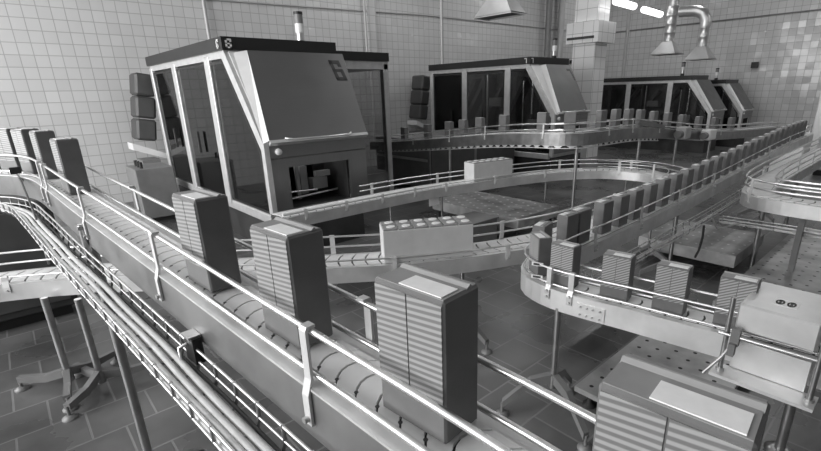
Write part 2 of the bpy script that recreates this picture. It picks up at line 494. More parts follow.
# ------------------------------------------------------------------ lamps
def lamp(x0, y0, x1, y1, z, label, grp):
    t = thing('fluorescent_lamp', label, 'lamp', ((x0 + x1) / 2, (y0 + y1) / 2, z), grp)
    d = (Vector((x1, y1, 0)) - Vector((x0, y0, 0))).normalized(); n = Vector((-d.y, d.x, 0))
    a, b = Vector((x0, y0, z)), Vector((x1, y1, z))
    def sec(p, prof): return [p + n * u + Vector((0, 0, v)) for u, v in prof]
    MB().sweep([sec(p, [(-.05, .055), (.05, .055), (.05, .095), (-.05, .095)]) for p in (a, b)]).build('housing', M['grey'], t)
    MB().tube([a + d * .02, a + d * .05, b - d * .05, b - d * .02], [.05, .075, .075, .05], 12).build('tube', M['lamp'], t)
    for q in (a.lerp(b, .15), a.lerp(b, .85)):
        MB().cyl(q + Vector((0, 0, .085)), (q.x, q.y, HC), .008, 8).build('hanger', M['grey'], t)
    return t
lamp(10.2, 5.38, 11.3, 5.46, 3.32, 'lit fluorescent tube nearest the tiled pillar, left one of the pair', None)
lamp(11.85, 5.52, 13.1, 5.62, 3.32, 'lit fluorescent tube, right one of the pair, further from the pillar', None)

# ------------------------------------------------------------------ cartons
def make_carton(stripe, name='drink_carton'):
    t = thing(name, 'carton', 'carton')
    hx, hy, h = .034, .060, .2
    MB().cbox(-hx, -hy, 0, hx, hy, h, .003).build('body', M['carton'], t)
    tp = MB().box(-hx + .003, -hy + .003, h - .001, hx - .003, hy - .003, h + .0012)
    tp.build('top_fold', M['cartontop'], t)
    sp = MB()
    for y0, y1 in ((-hy + .003, -.0012), (.0012, hy - .003)):
        sp.box(-hx - .0012, y0, .052, -hx + .001, y1, h - .006)
    sp.build('striped_print', stripe, t)
    MB().box(-hx + .001, -hy + .002, h + .001, hx - .001, hy - .002, h + .0012)
    s2 = MB().prism([(hx * .30, -hy + .002, h), (hx * .50, -hy + .002, h + .005), (hx * .58, -hy + .002, h + .005), (hx * .62, -hy + .002, h)], (0, 2 * hy - .004, 0))
    s2.build('top_seam', M['seam'], t)
    MB().box(-hx + .005, -hy + .008, h + .001, .002, .018, h + .0026).build('white_tab', M['label'], t)
    return t
proto_a = make_carton(M['stripe'])
proto_b = make_carton(M['stripe_d'])
used = {}
def carton(proto, path, d, label, grp, rot=0., u=0., dz=.002):
    key = proto.name
    if key in used: o = clone(proto, label, grp)
    else: used[key] = 1; o = proto; o['label'] = label; o['group'] = grp
    p, t, n = path.at(d)
    p = p + n * u
    o.location = (p.x, p.y, p.z + dz)
    o.rotation_euler = (0, 0, math.atan2(t.y, t.x) - PI / 2 + rot)
    return o

# ------------------------------------------------------------------ near carton conveyor
def xc(y): return .331 - .095 * (y - .6)
def zc(y): return 1.15 + .05 * y
near = Path([(xc(-.7), -.7, 1.085), (xc(0), 0, 1.137), (xc(.3), .3, zc(.3)), (xc(.7), .7, zc(.7)), (xc(1.4), 1.4, zc(1.4)), (xc(2.0), 2.0, zc(2.0)), (.162, 2.45, 1.268),
             (.125, 2.8, 1.275), (.03, 3.07, 1.275), (-.12, 3.22, 1.275), (-.35, 3.30, 1.275), (-1.0, 3.36, 1.275)])
nc = thing('carton_conveyor', 'near conveyor with white chain and four big striped cartons crossing the foreground', 'conveyor', (xc(1.9) - .055, 1.9, 0))
NB = lambda y: near.near(xc(y), y)
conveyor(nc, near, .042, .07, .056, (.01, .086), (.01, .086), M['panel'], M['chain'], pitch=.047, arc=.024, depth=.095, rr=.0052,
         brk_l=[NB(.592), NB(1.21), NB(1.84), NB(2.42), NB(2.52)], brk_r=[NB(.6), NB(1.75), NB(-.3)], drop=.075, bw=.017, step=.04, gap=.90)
nt_ = MB()
for k in range(int(near.len / .047)):
    d = k * .047
    for u in (.034,):
        q = near.off(d + .024 * (1 - (u / .042) ** 2) - .003, u, 0)
        nt_.tube([q + Vector((0, 0, -.001)), q + Vector((0, 0, .0006))], [.0034, .0034], 8)
# the pockets of the links are one pattern of the chain, nobody counts them
nk = nt_.build('link_pockets', M['chaindark'], nc); nk['kind'] = 'stuff'
leg(nc, .15, 1.9, 1.16, .016, rot=.4)
G1 = 'striped cartons on the near conveyor'
carton(proto_a, near, NB(.107), 'largest striped carton, cut off by the bottom edge of the picture', G1, u=-.006)
carton(proto_a, near, NB(.407), 'big striped carton on the near conveyor, second nearest, in the middle of the picture', G1, u=-.005)
carton(proto_a, near, NB(.726), 'striped carton on the near conveyor before the front of filler 6, third nearest', G1, u=-.003)
carton(proto_a, near, NB(1.048), 'striped carton on the near conveyor before the side windows of filler 6, fourth nearest', G1, u=.004)
for (x, y), lb in zip([(.19, 2.25), (.145, 2.68), (.10, 2.91), (.03, 3.06), (-.07, 3.18)],
                      ['striped carton at the left against the tiled wall, foremost of its queue', 'second carton of the queue at the left edge, just behind its foremost one',
                       'third carton of the queue at the left edge', 'fourth carton of the queue at the left edge', 'carton furthest left, cut by the picture edge']):
    carton(proto_a, near, near.near(x, y), lb, G1)

# ------------------------------------------------------------------ diagonal and right carton conveyor (one line round a bend)
far = Path([(8.2, 1.37, .91), (7.2, 1.37, .895), (5.8, 1.37, .835), (4.6, 1.37, .778), (3.3, 1.37, .733), (2.7, 1.37, .722), (2.25, 1.375, .716), (2.0, 1.355, .715), (1.87, 1.27, .715),
            (1.825, 1.13, .715), (1.835, .95, .716), (1.858, .8, .717), (1.882, .6, .718), (1.905, .4, .72), (1.925, .15, .72), (1.95, -.5, .72)])
dc = thing('carton_conveyor', 'long carton conveyor rising to the far right, bending forward to the white cover box', 'conveyor', (1.76, 1.07, 0))
FN = far.near
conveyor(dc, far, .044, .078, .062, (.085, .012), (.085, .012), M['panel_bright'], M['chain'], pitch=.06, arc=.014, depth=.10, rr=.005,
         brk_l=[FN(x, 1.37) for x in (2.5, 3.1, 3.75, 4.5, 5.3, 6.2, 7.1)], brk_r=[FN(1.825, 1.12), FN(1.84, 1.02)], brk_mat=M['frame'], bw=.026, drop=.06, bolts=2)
for x in (2.3, 3.1): pass
leg(dc, 1.76, 1.07, .62, .016, zfoot=.2, rot=2.3, span=.25)
leg(dc, 3.95, 1.37, .66, .016, zfoot=.13); leg(dc, 6.6, 1.37, .78, .016)
ft = leg(dc, 2.30, .21, .56, .02, foot=False)
MB().box(1.84, .18, .575, 2.32, .24, .60).build('cross_arm', M['mid'], dc)
jp = MB()
q0, q1 = FN(1.84, .985), FN(1.85, .86)
jp.sweep([[far.off(d, u, v) for u, v in rect(-.083, -.0785, -.10, -.035)] for d in far.stations(min(q0, q1), max(q0, q1), .03)])
jo = jp.build('joint_plate', M['panel_bright'], dc)
for d in (q0 + .02, q0 + .05, q1 - .05, q1 - .02):
    for v in (-.05, -.088):
        MB().cyl(far.off(d, -.082, v), far.off(d, -.089, v), .0045, 8).build('bolt', M['darktube'], jo)
# end plates at the bend
for zz in (.02, .085):
    p, t, n = far.at(FN(1.86, 1.25))
    e = MB()
    q = far.off(FN(1.835, 1.19), -.068, zz)
    e.box(-.003, -.028, -.009, 0, .028, .009, Matrix.Translation(q) @ Matrix.Rotation(.35, 4, 'Z'))
    sg = e.build('rail_end_tag', M['label'], dc); sg['label'] = 'white rail end tag with dark mark'
    k = MB()
    k.box(-.0045, -.019, -.005, -.003, .019, .005, Matrix.Translation(q) @ Matrix.Rotation(.35, 4, 'Z'))
    k.build('mark', M['print_dark'], sg)
G3 = 'cartons on the long rising conveyor'
xs = [2.03, 2.30, 2.44, 2.70, 2.92, 3.13]
x = 3.13
while x < 7.9: x += .225 + .004 * (x - 3); xs.append(x)
for i, x in enumerate(xs):
    lb = ('carton just behind the bend of the long conveyor' if i == 0 else
          'carton last in the row at the far end of the long rising conveyor' if i == len(xs) - 1 else
          '%s carton from the bend, going back along the long rising conveyor' % ORD[i])
    carton(proto_b, far, FN(x, 1.37), lb, G3, rot=PI)
G2 = 'striped cartons on the right conveyor'
for i, ((x, y), lb) in enumerate(zip([(1.86, 1.255), (1.826, 1.09), (1.842, .845), (1.875, .628), (1.905, .405), (1.95, .03)],
        ['carton on the bend beside the two white rail tags', 'striped carton just past the bend, on the right conveyor by the paired strap brackets',
         'striped carton in the middle of the right conveyor, two stripe columns under a white tab', 'striped carton on the right conveyor, one before the white cover box',
         'striped carton on the right conveyor touching the white cover box', 'striped carton right of the white cover box at the picture edge'])):
    carton(proto_b, far, FN(x, y), lb, G2, rot=PI)

# cover box with its frame over the right conveyor
cv = thing('conveyor_cover', 'white steel cover box with a printed glove sign over the right conveyor', 'cover', (1.76, .25, .62))
th = MB()
x0, x1, y0, y1, z0, z1 = 1.745, 2.02, .135, .362, .785, .885
th.cbox(x0, y0, z0 + .0, x1, y1, z1, .006)
th.build('cover_box', M['panel_bright'], cv)
sg = MB().box(x0 + .07, .215, z1, x0 + .135, .285, z1 + .001).build('warning_sign', M['label'], cv)
sg['label'] = 'white sticker with black glove marks'
mk = MB()
for cyc, rx, ry in ((.266, .024, .013), (.234, .024, .013)):
    ring = []
    for k in range(20):
        a = 2 * PI * k / 20; ring.append((x0 + .1025 + rx * math.cos(a), cyc + ry * math.sin(a), z1 + .001))
    inn = [(x0 + .1025 + (px - x0 - .1025) * .55, cyc + (py - cyc) * .55, pz) for px, py, pz in ring]
    n = 20
    mk.add(ring + inn, [(k, (k + 1) % n, n + (k + 1) % n, n + k) for k in range(n)])
    mk.add([(px, py, pz + .0004) for px, py, pz in [(x0 + .09, cyc - .004, z1 + .001), (x0 + .115, cyc - .004, z1 + .001), (x0 + .115, cyc + .004, z1 + .001), (x0 + .09, cyc + .004, z1 + .001)]], [(0, 1, 2, 3)])
mk.build('mark', M['print_dark'], sg)
for yy in (.378, .118):
    po = MB().cyl((1.735, yy, .62), (1.735, yy, .905), .0085, 12).build('post', M['darktube'], cv)
    MB().cyl((1.735, yy, .62), (1.735, yy, .63), .014, 12).build('post_foot', M['zinc'], po)
MB().tube([(1.72, .40, .768), (1.735, .10, .768)], .006, 8).build('cross_rail', M['tube'], cv)
cl = MB().box(1.715, .335, .735, 1.735, .362, .80).box(1.70, .34, .70, 1.725, .36, .745).build('clamp', M['mid'], cv)
MB().tube([(1.72, .35, .745), (1.715, .375, .68), (1.70, .42, .60)], .005, 8).build('cable', M['zinc'], cl)
MB().box(1.69, .10, .608, 1.78, .40, .62).build('base_plate', M['panel_bright'], cv)
MB().box(1.775, .14, .622, 1.80, .36, .735).build('skirt', M['panel_bright'], cv)

# ------------------------------------------------------------------ tray conveyor loop
loop = Path([(1.55, 3.63, .65), (2.2, 3.63, .65), (3.0, 3.61, .65), (3.6, 3.52, .65), (4.4, 3.34, .65), (5.0, 3.1, .65), (5.4, 2.72, .65), (5.48, 2.25, .65), (5.2, 1.85, .65),
             (4.6, 1.67, .65), (3.5, 1.63, .65), (2.75, 1.66, .65), (2.25, 1.79, .65), (1.78, 2.01, .65), (1.35, 2.31, .65), (.85, 2.72, .65), (.22, 3.24, .65), (-.15, 3.46, .65), (-.6, 3.6, .65), (-1.4, 3.7, .65)])
lc = thing('tray_conveyor', 'wide tray conveyor looping from filler 6 round and under the near conveyor', 'conveyor', (1.3, 2.5, 0))
LN = loop.near
# the left side of travel is the inside of the loop (back seen from the front)
def rail(root, path, side, u, v, a, b, r, mat='tube'):
    MB().tube([path.off(d, side * u, v) for d in path.stations(a, b, .05)], r, 10).build('guide_rail', M[mat], root)
for sd, v, a, b, r in ((-1, .026, 0, LN(3.3, 3.6), .013), (-1, .03, LN(3.3, 3.6), LN(5.3, 2.85), .007), (-1, .05, LN(5.3, 2.85), loop.len, .006), (-1, .115, LN(5.3, 2.85), loop.len, .006),
                       (1, .05, LN(2.45, 3.62), LN(5.0, 1.75), .006), (1, .10, LN(2.45, 3.62), LN(5.0, 1.75), .006), (1, .035, LN(2.75, 1.66), loop.len, .006)):
    rail(lc, loop, sd, .112, v, a, b, r, 'whiteframe' if r > .01 else 'tube')
for ds, sd, top, low in (([LN(1.6, 2.13), LN(2.2, 1.8), LN(.35, 3.14), LN(-.1, 3.44)], 1, .035, .02), ([LN(1.75, 3.63), LN(2.15, 3.63), LN(2.55, 3.63), LN(2.95, 3.62), LN(3.35, 3.56), LN(4.0, 3.44), LN(4.7, 3.25)], -1, .034, .02),
                         ([LN(2.6, 3.62), LN(3.4, 3.56), LN(4.2, 3.4), LN(5.0, 3.1), LN(5.4, 2.5)], 1, .10, .05), ([LN(5.45, 2.6), LN(5.4, 2.1), LN(4.6, 1.67), LN(3.6, 1.63), LN(2.3, 1.78), LN(1.3, 2.35), LN(.7, 2.85)], -1, .115, .05)):
    for d in ds: bracket(loop, d, sd, .112, top, low, .125, lc, M['white_steel'], .03, .05)
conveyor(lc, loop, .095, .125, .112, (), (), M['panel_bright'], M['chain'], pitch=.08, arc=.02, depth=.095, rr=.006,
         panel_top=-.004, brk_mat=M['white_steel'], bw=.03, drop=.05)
for x, y, r in ((-.02, 3.19, .3), (.115, 3.03, -.3)): leg(lc, x, y, .568, .018, zfoot=.06, rot=r + 2.2, span=.27)
for x, y in ((2.75, 3.66), (3.36, 3.55), (4.78, 3.2), (5.42, 2.5), (4.2, 1.66), (2.0, 1.93)): leg(lc, x, y, .56, .012, rot=.5)
sgn = MB().box(3.12, 3.485, .47, 3.26, 3.49, .60).build('sign_plate', M['label'], lc); sgn['label'] = 'blank white square plate'
def tray(d, label, u=0.):
    p, t, n = loop.at(d); p = p + n * u
    r = thing('carton_tray', label, 'tray', (0, 0, 0), 'cardboard trays on the loop conveyor')
    L, W, H = .54, .19, .20
    MB().cbox(-L / 2, -W / 2, 0, L / 2, W / 2, H - .005, .003).build('cardboard_wrap', M['kraft'], r)
    cell = MB(); top = H - .005
    pw, pd = L / 6, W / 2
    for i in range(6):
        for j in range(2):
            cx, cy = -L / 2 + pw * (i + .5), -W / 2 + pd * (j + .5)
            c = MB().cbox(cx - pw / 2 + .004, cy - pd / 2 + .004, top - .012, cx + pw / 2 - .004, cy + pd / 2 - .004, top + .010, .003).build('carton_top', M['cartontop'], r)
            MB().cyl((cx - .008, cy - .004, top + .010), (cx - .008, cy - .004, top + .0135), .026, 14).build('cap', M['cap'], c)
    r.location = (p.x, p.y, p.z + .001); r.rotation_euler = (0, 0, math.atan2(t.y, t.x))
    return r
tray(LN(1.78, 2.03), 'pale cardboard tray of twelve white-capped cartons behind the foreground cartons, in the middle')
tray(LN(4.0, 3.46), 'pale cardboard tray on the far side of the loop, before the second filler')

# ------------------------------------------------------------------ high carton conveyor coming out between the fillers
high = Path([(4.88, 6.9, 0.785), (4.76, 5.9, 0.865), (4.62, 4.8, 0.985), (4.52, 3.8, 1.095), (4.46, 3.15, 1.145), (4.47, 2.85, 1.155), (4.58, 2.68, 1.160), (4.88, 2.64, 1.160), (5.6, 2.65, 1.145), (6.6, 2.66, 1.065), (8.0, 2.62, 0.935), (9.2, 2.5, 0.865), (10.6, 2.2, 0.845)])
hc = thing('carton_conveyor', 'raised carton conveyor passing before the second filler and turning to the right', 'conveyor', (4.6, 2.75, 0))
HN = high.near
conveyor(hc, high, .044, .075, .062, (.085, .02), (.085, .02), M['panel'], M['chain'], pitch=.08, arc=.014, depth=.13, rr=.006, panel_top=-.012,
         brk_r=[HN(4.7, 5.5), HN(4.6, 4.6), HN(4.54, 3.9), HN(4.5, 3.0), HN(5.0, 2.66), HN(5.6, 2.65), HN(6.4, 2.66), HN(7.4, 2.64), HN(8.6, 2.57)], brk_mat=M['frame'], bw=.02)
leg(hc, 4.62, 2.72, 1.09, .018); leg(hc, 4.62, 4.7, .95, .018); leg(hc, 6.0, 2.655, 1.03, .02); leg(hc, 7.2, 2.65, .93, .02); leg(hc, 8.4, 2.58, .84, .02)
# drip comb under the chain
sec = []
for k, d in enumerate(high.stations(.3, HN(6.4, 2.66), .03)):
    lowv = -.165 if (k // 2) % 2 else -.142
    for q in ((d, lowv),):
        sec.append([high.off(d, -.070, -.138), high.off(d, -.066, -.138), high.off(d, -.066, lowv), high.off(d, -.070, lowv)])
MB().sweep(sec).build('comb_strip', M['frame'], hc)
swept(high, rect(-.080, -.068, -.172, -.163), 0.3, HN(6.4, 2.66)).build('comb_rail', M['frame'], hc)
gb = MB()
gb.sweep([[high.off(d, u, v) for u, v in rect(-.082, -.066, .03 - k * .012, .085 - k * .012)] for k, d in enumerate(high.stations(HN(5.75, 2.65), HN(6.55, 2.66), .2))])
gb.build('guard_bar', M['mid'], hc)
for x, y, lb, w, h, mt in ((7.0, 2.50, 'pale drive box on the front of the raised conveyor, left one', .20, .16, 'grey'), (7.9, 2.46, 'pale drive box on the front of the raised conveyor, right one', .26, .15, 'whiteframe')):
    zz = high.at(HN(x, y))[0].z
    du = thing('drive_box', lb, 'box', (x, y, zz - .13), 'drive boxes on the raised conveyor')
    MB().cbox(x - w / 2, y - .07, zz - .13, x + w / 2, y + .07, zz - .13 + h, .012).build('housing', M[mt], du)
    MB().cyl((x - w / 2 - .10, y, zz - .06), (x - w / 2, y, zz - .06), .05, 14).build('motor', M['mid'], du)
G4 = 'cartons on the raised conveyor'
ys = [5.86, 5.2, 4.68, 4.38, 4.05, 3.62, 3.05]
pts = [(4.74, y) for y in ys] + [(4.51, 2.76), (4.94, 2.65), (5.28, 2.65), (5.62, 2.65), (5.95, 2.65), (6.35, 2.65), (6.8, 2.66), (7.3, 2.65), (7.9, 2.63), (8.5, 2.58), (9.1, 2.5)]
for i, (x, y) in enumerate(pts):
    d = HN(x, y)
    lb = ('leftmost carton on the raised conveyor, by the side post of filler 6' if i == 0 else
          'carton furthest right on the raised conveyor' if i == len(pts) - 1 else
          '%s carton from the left on the raised conveyor before the second filler' % ORD[i])
    carton(proto_b, high, d, lb, G4)

# ------------------------------------------------------------------ white conveyor at the right with a second carton lane
wl = Path([(8.0, 1.05, .77), (6.6, 1.04, .765), (5.2, 1.03, .76), (4.70, 1.0, .75), (4.47, .93, .75), (4.38, .73, .75), (4.36, .4, .75), (4.35, -.4, .75), (4.35, -1.5, .75)])
wc = thing('carton_conveyor', 'bright conveyor at the right edge with a rounded nose beside the long rising conveyor', 'conveyor', (4.3, .6, 0))
WN = wl.near
conveyor(wc, wl, .085, .115, .10, (.06, .12), (.06, .12), M['panel_bright'], M['chain'], pitch=.08, arc=.02, depth=.10, rr=.008,
         brk_r=[WN(4.28, .45), WN(4.28, -.2), WN(4.45, .92)], brk_l=[WN(5.0, 1.02), WN(5.7, 1.03), WN(6.4, 1.03), WN(7.0, 1.04)], bw=.03)
leg(wc, 4.72, .945, .66, .02, foot=False); leg(wc, 4.36, .3, .65, .02, foot=False, z0=.17); leg(wc, 6.4, 1.04, .66, .02, foot=False)
MB().box(4.40, .60, .17, 4.44, .64, .66).build('strut', M['mid'], wc)

# ------------------------------------------------------------------ wire cable baskets
def basket(path, u0, u1, v0, depth, pitch, name, label, loc, a=0., b=None, r=.0032, hook=True):
    t = thing(name, label, 'cable tray', loc)
    st = path.stations(a, b, .06)
    for u, v in ((u0, v0), (u0, v0 - depth * .6), (u1, v0), (u1, v0 - depth * .6), ((u0 + u1) / 2, v0 - depth), (u0 * .75 + u1 * .25, v0 - depth), (u0 * .25 + u1 * .75, v0 - depth)):
        MB().tube([path.off(d, u, v) for d in st], r, 8).build('long_wire', M['zinc'], t)
    ds = path.stations(a, b, pitch)
    for d in ds[:100]:
        pr = [(u0, v0 + .006), (u0, v0 - depth * .55), (u0 * .93 + u1 * .07, v0 - depth * .9), (u0 * .85 + u1 * .15, v0 - depth), (u0 * .15 + u1 * .85, v0 - depth), (u0 * .07 + u1 * .93, v0 - depth * .9), (u1, v0 - depth * .55), (u1, v0 + .006)]
        MB().tube([path.off(d, u, v - .003) for u, v in pr], r * 1.1, 6).build('cross_wire', M['darktube'], t)
    return t
basket(near, .086, .168, -.112, .05, .085, 'cable_basket', 'wire cable basket hanging along the left side of the near conveyor', (.2, 1.0, 1.06), 0, near.near(-.2, 3.25))
# arms carrying the basket
arms = MB()
ba = thing('basket_hanger', 'short steel stub holding the cable basket to the near conveyor at the left', 'bracket', near.off(NB(1.87), .08, -.1))
MB().cyl(near.off(NB(1.87), .079, -.03), near.off(NB(1.87), .079, -.17), .009, 10).build('stub', M['tube'], ba)
MB().box(-.012, -.02, -.006, .004, .02, .006, Matrix.Translation(near.off(NB(1.87), .077, -.04))).build('clamp', M['darktube'], ba)
jb = thing('junction_box', 'small dark junction box clamped on the cable basket under the near conveyor', 'box', near.off(NB(1.02), .078, -.11))
q = Matrix.Translation(near.off(NB(1.02), .079, -.118)) @ Matrix.Rotation(.095, 4, 'Z')
MB().box(-.014, -.024, -.03, .006, .024, .03, q).build('housing', M['black'], jb)
MB().box(-.018, -.018, .028, .008, .022, .034, q).build('lid', M['zinc'], jb)
MB().tube([q @ Vector((-.014, .01, .01)), q @ Vector((-.03, .012, .006)), q @ Vector((-.03, .012, -.03))], .004, 8).build('clip', M['tube'], jb)
# cables lying in the basket
cabs = [('thickest pale cable in the near basket, outer curve', .0075, [(.112, -.152), (.116, -.150), (.110, -.148), (.116, -.146), (.113, -.150)]),
        ('second thick pale cable in the near basket, beside the thickest', .0065, [(.130, -.152), (.134, -.151), (.128, -.150), (.131, -.152), (.130, -.151)]),
        ('medium pale cable in the middle of the near basket', .0055, [(.146, -.154), (.143, -.153), (.145, -.153), (.144, -.154), (.145, -.153)]),
        ('thin dark cable nearest the near conveyor in the basket', .0042, [(.097, -.155), (.099, -.155), (.096, -.154), (.098, -.155), (.096, -.155)]),
        ('thin grey cable along the outer wires of the near basket', .0048, [(.157, -.154), (.156, -.153), (.158, -.153), (.156, -.154), (.157, -.153)])]
E_ = near.near(-.2, 3.25)
for lb, r, uv in cabs:
    pts = []
    st = near.stations(0, E_, .07)
    for i, d in enumerate(st):
        f = i / (len(st) - 1) * (len(uv) - 1); k = min(int(f), len(uv) - 2); w = f - k; w = w * w * (3 - 2 * w)
        u = uv[k][0] * (1 - w) + uv[k + 1][0] * w; v = uv[k][1] * (1 - w) + uv[k + 1][1] * w
        pts.append(near.off(d, u + .0016 * math.sin(i * .9 + r * 900), v))
    mt = 'cabledark' if 'dark' in lb else 'cable'
    tag(MB().tube(pts, r, 10).build('cable', M[mt], None, org=pts[0]), lb, 'cable', 'cables in the near basket')
tag(MB().tube([near.off(near.near(.1, 2.9), .075, -.01), near.off(near.near(.12, 2.78), .10, -.02), near.off(near.near(.15, 2.55), .12, -.07), near.off(near.near(.16, 2.45), .125, -.125)], .004, 8).build('cable', M['cabledark'], None),
    'ribbed dark cable drooping from the sensor at the left bend into the basket', 'cable')
se = thing('sensor', 'small black sensor clipped beside the rail at the left bend of the near conveyor', 'sensor', near.off(near.near(.11, 2.88), .08, .0))
MB().box(-.02, -.012, 0, .02, .012, .03, Matrix.Translation(near.off(near.near(.11, 2.88), .086, .01))).build('body', M['black'], se)
MB().cyl(near.off(near.near(.11, 2.88), .07, -.03), near.off(near.near(.11, 2.88), .086, .012), .004, 8).build('stem', M['zinc'], se)

dpath = Path([(7.6, 1.18, .66), (5.5, 1.18, .645), (4.2, 1.18, .60), (3.2, 1.18, .585), (2.35, 1.18, .575)])
basket(dpath, -.045, .045, .02, .05, .12, 'cable_basket', 'wire cable basket running below the long rising conveyor', (3.5, 1.18, .58))
rp = Path([(4.60, 1.22, .45), (4.62, .9, .45), (4.62, .4, .45), (4.62, -1.2, .45)])
basket(rp, -.06, .06, .02, .04, .2, 'cable_basket', 'wire cable basket passing below the bright conveyor at the right edge', (4.62, .6, .45), r=.005)
tag(MB().tube([(4.1, 1.16, .60), (4.15, 1.13, .50), (4.3, 1.15, .44), (4.6, 1.05, .455), (4.62, .4, .445), (4.63, -1., .445)], .007, 8).build('cable', M['cable'], None), 'pale cable sagging from the long conveyor basket into the right basket', 'cable')
tag(MB().tube([(3.86, 1.13, .57), (3.84, 1.12, .48), (3.8, 1.12, .38), (3.74, 1.12, .34)], .009, 8).build('cable', M['cabledark'], None), 'dark cable end hanging below the long rising conveyor', 'cable')

# ------------------------------------------------------------------ filling machines
def stencil(ch, w, h):
    """block strokes (x0,z0,x1,z1) in a unit box"""
    t = .30
    if ch == '6': rs = [(0, 0, t, 1), (0, .82, 1, 1), (1 - t, .68, 1, .86), (0, .0, 1, .16), (1 - t, .0, 1, .56), (0.0, .42, 1, .56)]
    else: rs = [(0, .82, 1, 1), (1 - t, 0, 1, 1)]
    return [(a * w, b * h, c * w, d * h) for a, b, c, d in rs]

def filler(ox, oy, sc, label, number=None, cabinet=True, tower=(.95, 1.3), seed=1, interior=True, sy=1., hd=(.20, .035, 1.135, 1.30)):
    rnd = random.Random(seed)
    m = thing('filling_machine', label, 'machine', (ox, oy, 0))
    T = Matrix.Translation((ox, oy, 0)) @ Matrix.Diagonal((sc, sc * sy, sc, 1))
    def put(mb, name, mat, parent=None):
        return mb.xf(T).build(name, M[mat] if isinstance(mat, str) else mat, parent or m)
    W, D = 1.13, 3.62
    # plinth and lower body
    put(MB().box(.06, .08, .0, W - .04, D - .05, .38), 'plinth', 'dark')
    put(MB().cbox(0, .10, .36, W, D, .46, .01), 'sill', 'frame')
    # roof: black band all round and pale sheet under it
    put(MB().prism([(-.03, .62, 2.03), (-.03, D + .02, 2.03), (-.03, D + .02, 2.15), (-.03, .62, 2.15)], (1.27, 0, 0)), 'roof', 'band')
    put(MB().box(0, .66, 1.96, 1.2, D, 2.03), 'roof_rail', 'frame')
    put(MB().box(W - .03, .7, .46, W, D, 1.97), 'rear_side', 'inner')
    put(MB().box(.02, D - .03, .46, W, D, 1.97), 'back_panel', 'inner')
    # side frames: upright posts and the raked front post
    for y in (.0,):
        put(MB().prism([(-.012, .0, .42), (-.012, .075, .42), (-.012, .075, 1.10), (-.012, .76, 1.985), (-.012, .66, 2.03), (-.012, .0, 1.16)], (.05, 0, 0)), 'corner_post', 'frame')
    for y, w in ((1.13, .15), (2.38, .15), (D - .11, .11)):
        put(MB().cbox(-.012, y, .42, .035, y + w, 2.0, .006), 'window_post', 'frame')
    for (y0, y1) in ((.07, 1.16), (1.26, 2.42), (2.52, D - .09)):
        pass
    # panes and their dark gaskets
    panes = [[(.09, .47), (1.15, .47), (1.15, 1.94), (.80, 1.94), (.14, 1.09)], [(1.27, .44), (2.41, .44), (2.41, 1.94), (1.27, 1.94)], [(2.53, .44), (D - .10, .44), (D - .10, 1.94), (2.53, 1.94)]]
    for k, pn in enumerate(panes):
        put(MB().prism([(.012, y, z) for y, z in pn], (.006, 0, 0)), 'window_pane', 'glass')
        cy = sum(p[0] for p in pn) / len(pn); cz = sum(p[1] for p in pn) / len(pn)
        inn = [(cy + (y - cy) * .93, cz + (z - cz) * .965) for y, z in pn]
        n = len(pn)
        gk = MB(); a = [(.008, y, z) for y, z in pn] + [(.008, y, z) for y, z in inn]
        gk.add(a, [(i, (i + 1) % n, n + (i + 1) % n, n + i) for i in range(n)])
        put(gk, 'window_gasket', 'black')
    for y in (1.9, 2.9):
        put(MB().cbox(-.04, y - .04, .95, -.012, y - .015, 1.20, .004), 'door_handle', 'black')
    # raked front: pale cheek and steel hood
    ft, fb = (.64, 2.02), (.0, 1.17)
    def rk(t, out): # point on the rake, t=0 top
        y = ft[0] + (fb[0] - ft[0]) * t; z = ft[1] + (fb[1] - ft[1]) * t
        nx = Vector((0, -(ft[1] - fb[1]), ft[0] - fb[0])).normalized()
        return Vector((0, y, z)) + nx * out
    ck = [rk(0, 0), rk(1, 0)]
    put(MB().prism([Vector((.03, 0, 0)) + ck[0], Vector((.03, 0, 0)) + ck[1], Vector((W, 0, 0)) + ck[1], Vector((1.2, 0, 0)) + ck[0]], (0, .03, -.02)), 'front_cheek', 'whiteframe')
    hx = [(hd[0], 0.02), (hd[1], 1.0), (hd[2], 1.0), (hd[3], 0.02)]
    hood_pts = [rk(t, .045) + Vector((x, 0, 0)) for x, t in hx]
    back_pts = [rk(t, .004) + Vector((x + (.0 if i > 1 else 0), 0, 0)) for i, (x, t) in enumerate(hx)]
    hb = MB(); hb.add(hood_pts + back_pts, [(0, 1, 2, 3), (7, 6, 5, 4), (0, 4, 5, 1), (1, 5, 6, 2), (2, 6, 7, 3), (3, 7, 4, 0)])
    hood = put(hb, 'hood', 'hood')
    hs = MB()
    e0, e1 = hood_pts[0], hood_pts[1]
    hs.add([e0 + Vector((-.004, -.004, 0)), e1 + Vector((-.004, -.004, 0)), back_pts[1] + Vector((-.05, 0, 0)), back_pts[0] + Vector((-.13, 0, 0))], [(0, 1, 2, 3)])
    put(hs, 'hood_cheek', 'whiteframe')
    lip = MB().prism([rk(1, .05) + Vector((.035, 0, 0)), rk(1.03, .05) + Vector((.035, 0, 0)), rk(1.03, .0) + Vector((.035, 0, 0)), rk(1, .0) + Vector((.035, 0, 0))], (1.1, 0, 0))
    put(lip, 'hood_lip', 'frame', hood)
    hp = [Vector((.20, 0, 0)) + rk(.985, .04), Vector((.25, 0, 0)) + rk(1.03, .085), Vector((.87, 0, 0)) + rk(1.03, .085), Vector((.94, 0, 0)) + rk(.985, .04)]
    put(MB().tube(hp, .011, 8), 'handle', 'tube', hood)
